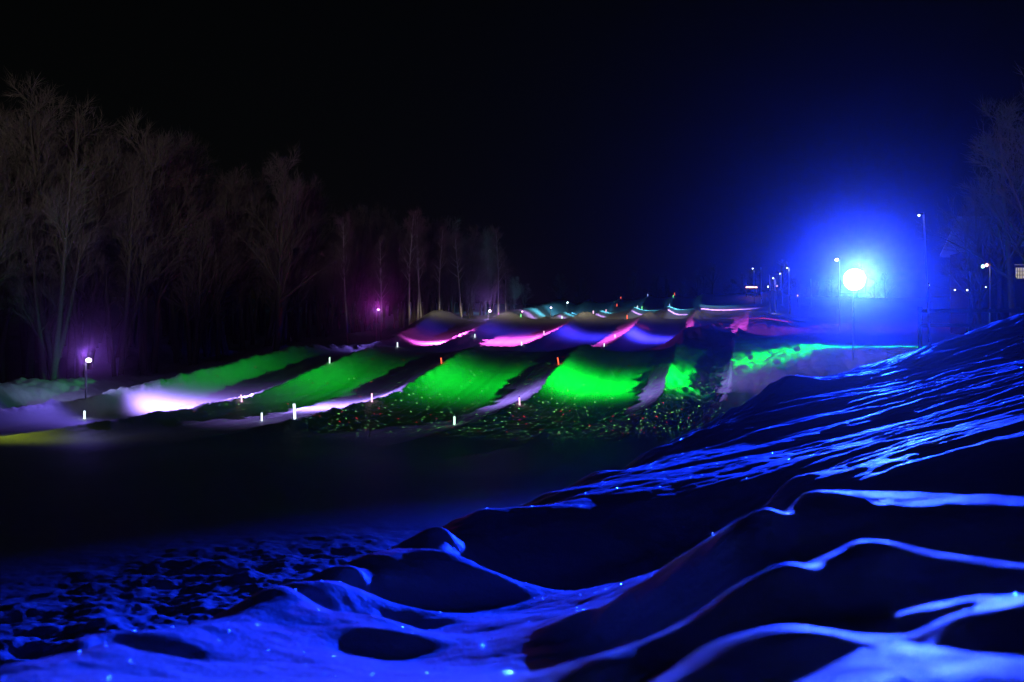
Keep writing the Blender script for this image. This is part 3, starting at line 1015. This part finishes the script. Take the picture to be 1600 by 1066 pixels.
# ------------------------------------------------------------------ bare winter trees
def tree_meshes(seed, H, kind):
    r = random.Random(seed)
    tr, cr = MB(), MB()

    def limb(mb, p, d, L, rad, n, segs, curl):
        P = [p.copy()]
        d = d.normalized()
        for i in range(segs):
            d = (d + Vector((r.uniform(-1, 1), r.uniform(-1, 1), r.uniform(-.3, 1))) * curl).normalized()
            P.append(P[-1] + d * (L / segs))
        R = [rad * (1 - .78 * i / segs) for i in range(segs + 1)]
        mb.tube(P, R, n, False)
        return P, d

    def along(P, t):
        x = t * (len(P) - 1)
        i = min(int(x), len(P) - 2)
        return P[i].lerp(P[i + 1], x - i), (P[i + 1] - P[i]).normalized()

    def side(d, ang):
        a = d.orthogonal().normalized()
        a = Matrix.Rotation(r.uniform(0, 2 * math.pi), 3, d) @ a
        return d * math.cos(ang) + a * math.sin(ang)

    stems = 1 if kind != 'multi' else 3
    for s in range(stems):
        lean = Vector((r.uniform(-.1, .1), r.uniform(-.1, .1), 1)) if stems == 1 else Vector((r.uniform(-.28, .28), r.uniform(-.28, .28), 1))
        hh = H * (1 if stems == 1 else r.uniform(.75, 1))
        rad0 = (.016 if kind != 'birch' else .0085) * hh
        P, _ = limb(tr, Vector((r.uniform(-.2, .2) * (stems > 1), r.uniform(-.2, .2) * (stems > 1), -.4)), lean, hh, rad0, 7, 10, .035)
        nb = {'birch': 20, 'multi': 13, 'broad': 26}[kind]
        for i in range(nb):
            t = r.uniform(.28 if kind != 'birch' else .45, .97)
            p, d = along(P, t)
            L = hh * (.36 if kind == 'broad' else .26 if kind == 'multi' else .15) * (1.15 - t) * r.uniform(.75, 1.3) + .5
            B, _ = limb(tr, p, side(d, r.uniform(.5, .95)), L, rad0 * (1.1 - t) * .55 + .012, 4, 5, .16)
            for j in range(int(7 + L * 1.5)):
                tt = r.uniform(.25, 1)
                p2, d2 = along(B, tt)
                L2 = L * .42 * r.uniform(.6, 1.2) * (1.2 - .6 * tt) + .25
                C, _ = limb(cr, p2, side(d2, r.uniform(.4, .9)), L2, .022 * (1.2 - tt * .5), 3, 3, .2)
                for k in range(7):
                    p3, d3 = along(C, r.uniform(.2, 1))
                    limb(cr, p3, side(d3, r.uniform(.3, .8)), r.uniform(.35, 1.1), .013, 3, 2, .2)
    bark = M_BIRCH if kind == 'birch' else M_BARK
    return tr.mesh('trunk', bark, True), cr.mesh('crown', M_TWIG)


PROTO = {}
for k, (kind, H) in enumerate((('broad', 20), ('multi', 17), ('broad', 17), ('multi', 20), ('broad', 22), ('birch', 19), ('birch', 17))):
    PROTO[k] = (kind, H, tree_meshes(100 + k, H, kind))


def plant(k, x, y, h, label, group, name='bare_tree'):
    kind, H, (tm, cm) = PROTO[k]
    root = empty(name, (x, y, gz(x, y) - .1), label, 'tree', group)
    root.rotation_euler.z = random.uniform(0, 6.28)
    sc = h / H
    root.scale = (sc * random.uniform(.9, 1.1), sc * random.uniform(.9, 1.1), sc)
    link_mesh('trunk', tm, root)
    link_mesh('crown', cm, root)
    return root


WOOD = 'bare trees of the dark wood left of the runs'
# skyline of the wood: photo column -> row of the treetops
SKY_X = [-200, 0, 60, 100, 180, 250, 290, 330, 370, 430, 480, 520, 560, 620, 690, 740, 800, 870, 930]
SKY_Y = [150, 200, 152, 175, 195, 205, 235, 290, 265, 240, 290, 330, 318, 335, 330, 345, 385, 425, 440]
cnt = 0
for row, (off, n) in enumerate(((4.5, 38), (9, 44), (15, 44), (22, 40), (29, 26))):
    for i in range(n):
        Y = 62 + ((i + random.uniform(.1, .9)) / n) ** .85 * 150
        x = float(ev(OUTER, np.array([Y]))[0]) - off - random.uniform(-2, 2.5)
        Yt = Y + random.uniform(-2, 2)
        px = 800 + FPX * x / Yt
        if px < -260:
            continue
        top = np.interp(px, SKY_X, SKY_Y) + random.uniform(0, 55) + (45 if row == 0 else 0)
        h = (HOR - top) * Yt / FPX - gz(x, Yt)
        h = max(7, min(h, 27))
        k = random.choice((0, 1, 2, 3, 4))
        look = 'many-stemmed bare tree' if k in (1, 3) else 'wide-crowned bare tree'
        depth = 'at the front of the wood' if row == 0 else 'at the back of the wood' if row == 4 else 'inside the wood'
        where = ('left of the yellowish crown' if px < 110 else 'between the yellowish and the rounded crown' if px < 430 else
                 'between the rounded crown and the birches' if px < 590 else 'among the birches' if px < 800 else 'right of the birches')
        plant(k, x, Yt, h, look + ' ' + depth + ' ' + where, WOOD)
        cnt += 1
# named skyline trees
for px, top, Y, k, label in ((70, 148, 80, 4, 'tallest bare tree, its top highest above the wood at the far left'),
                             (110, 172, 84, 0, 'bare tree with a yellowish lit crown just right of the tallest one'),
                             (225, 205, 88, 2, 'wide bare tree with forking pale limbs right of the yellowish crown'),
                             (430, 243, 98, 4, 'rounded bare tree rising alone above the middle of the wood')):
    p = at(px, 590, Y)
    plant(k, p.x, Y, (HOR - top) * Y / FPX - gz(p.x, Y), label, WOOD)
for px, top, Y, k, lab in ((545, 330, 112, 6, 'slender pale birch leftmost of the birches, right of the rounded tree'),
                           (594, 370, 116, 5, 'pale birch with a flat crooked top above the slim magenta lamp'),
                           (640, 330, 120, 5, 'tall white birch leaning left in the brightest clump of birches'),
                           (652, 335, 122, 6, 'straight birch in the middle of the brightest clump of birches'),
                           (660, 322, 121, 6, 'tall white birch on the right side of the brightest clump of birches'),
                           (688, 355, 126, 5, 'single whitish birch just right of the brightest clump'),
                           (722, 360, 130, 6, 'thin slanting birch between the single whitish birch and the lone bright one'),
                           (779, 355, 136, 5, 'lone bright birch trunk behind the second snow crest'),
                           (792, 420, 140, 6, 'short thin birch right beside the lone bright birch trunk')):
    p = at(px, 560, Y)
    plant(k, p.x, Y, (HOR - top) * Y / FPX - gz(p.x, Y), lab, 'pale birches at the edge of the wood', 'birch_tree')
# right-hand trees
RT = 'bare trees at the right edge'
for px, top, Y, k, lab in ((1590, 165, 66, 4, 'tallest dark bare tree at the right edge, before the lit windows'),
                           (1530, 255, 70, 1, 'dark bare tree with several stems behind the green and red lamps'),
                           (1562, 215, 72, 0, 'dark bare tree between the pole with green lamp and the lit windows'),
                           (1508, 300, 78, 3, 'low dark bare tree nearest to the blue glow, right of the tall thin pole'),
                           (1625, 190, 64, 2, 'dark bare tree cut by the right edge of the view'),
                           (1660, -60, 40, 0, 'near bare tree whose thin branches reach into the upper right corner')):
    p = at(px, 520, Y)
    plant(k, p.x, Y, (HOR - top) * Y / FPX - gz(p.x, Y), lab, RT)
# far trees on the hilltop
for i in range(26):
    px = 880 + i * 20 + random.uniform(-8, 8)
    Y = random.uniform(285, 330)
    p = at(px, 500, Y)
    plant(random.choice((0, 2, 4)), p.x, Y, random.uniform(7, 14), 'small dark tree on the far hilltop behind the snow runs', 'far trees on the hilltop')

# ------------------------------------------------------------------ ice crystals added for glints, turned to mirror the lamp at the camera
N = 5200
cx_ = rng.uniform(-3, 9, N * 6)
cy_ = rng.uniform(1.2, 17, N * 6)
keep = np.abs(cx_) < cy_ * .6 + .2
cx_, cy_ = cx_[keep], cy_[keep]
cz, cr_ = ground(cx_, cy_)
e = .05
zx = (ground(cx_ + e, cy_)[0] - ground(cx_ - e, cy_)[0]) / (2 * e)
zy = (ground(cx_, cy_ + e)[0] - ground(cx_, cy_ - e)[0]) / (2 * e)
nn = np.stack([-zx, -zy, np.ones_like(zx)], 1)
nn /= np.linalg.norm(nn, axis=1)[:, None]
pos = np.stack([cx_, cy_, cz], 1)
tl = np.array(LAMP) - pos
tl /= np.linalg.norm(tl, axis=1)[:, None]
lit = (np.einsum('ij,ij->i', nn, tl) > .06) & (cr_ == 5)
pos, nn, tl = pos[lit][:2400], nn[lit][:2400], tl[lit][:2400]
cb = MB()
for p, nv, lv in zip(pos, nn, tl):
    d = np.linalg.norm(p)
    hv = Vector(lv) + Vector(-p / d)
    hv = (hv.normalized() + Vector(rng.normal(0, .13, 3))).normalized()
    a = hv.orthogonal().normalized()
    c = hv.cross(a)
    s = rng.uniform(.0012, .003) * (1 + d * .10)
    q = Vector(p) + Vector(nv) * s * .7
    b0 = len(cb.v)
    for k in range(6):
        t = math.pi * k / 3
        w = q + (a * math.cos(t) + c * math.sin(t)) * s
        cb.v.append(tuple(w + hv * s * .12))
        cb.v.append(tuple(w - hv * s * .12))
    cb.f.append(tuple(b0 + 2 * k for k in range(6)))
    cb.f.append(tuple(b0 + 2 * k + 1 for k in range(6))[::-1])
    for k in range(6):
        k2 = (k + 1) % 6
        cb.f.append((b0 + 2 * k, b0 + 2 * k + 1, b0 + 2 * k2 + 1, b0 + 2 * k2))
ice = surf_mat('ice_crystal', (.9, .93, .95), .22, 1.0)
tag(cb.build('ice_crystals', ice), kind='stuff')
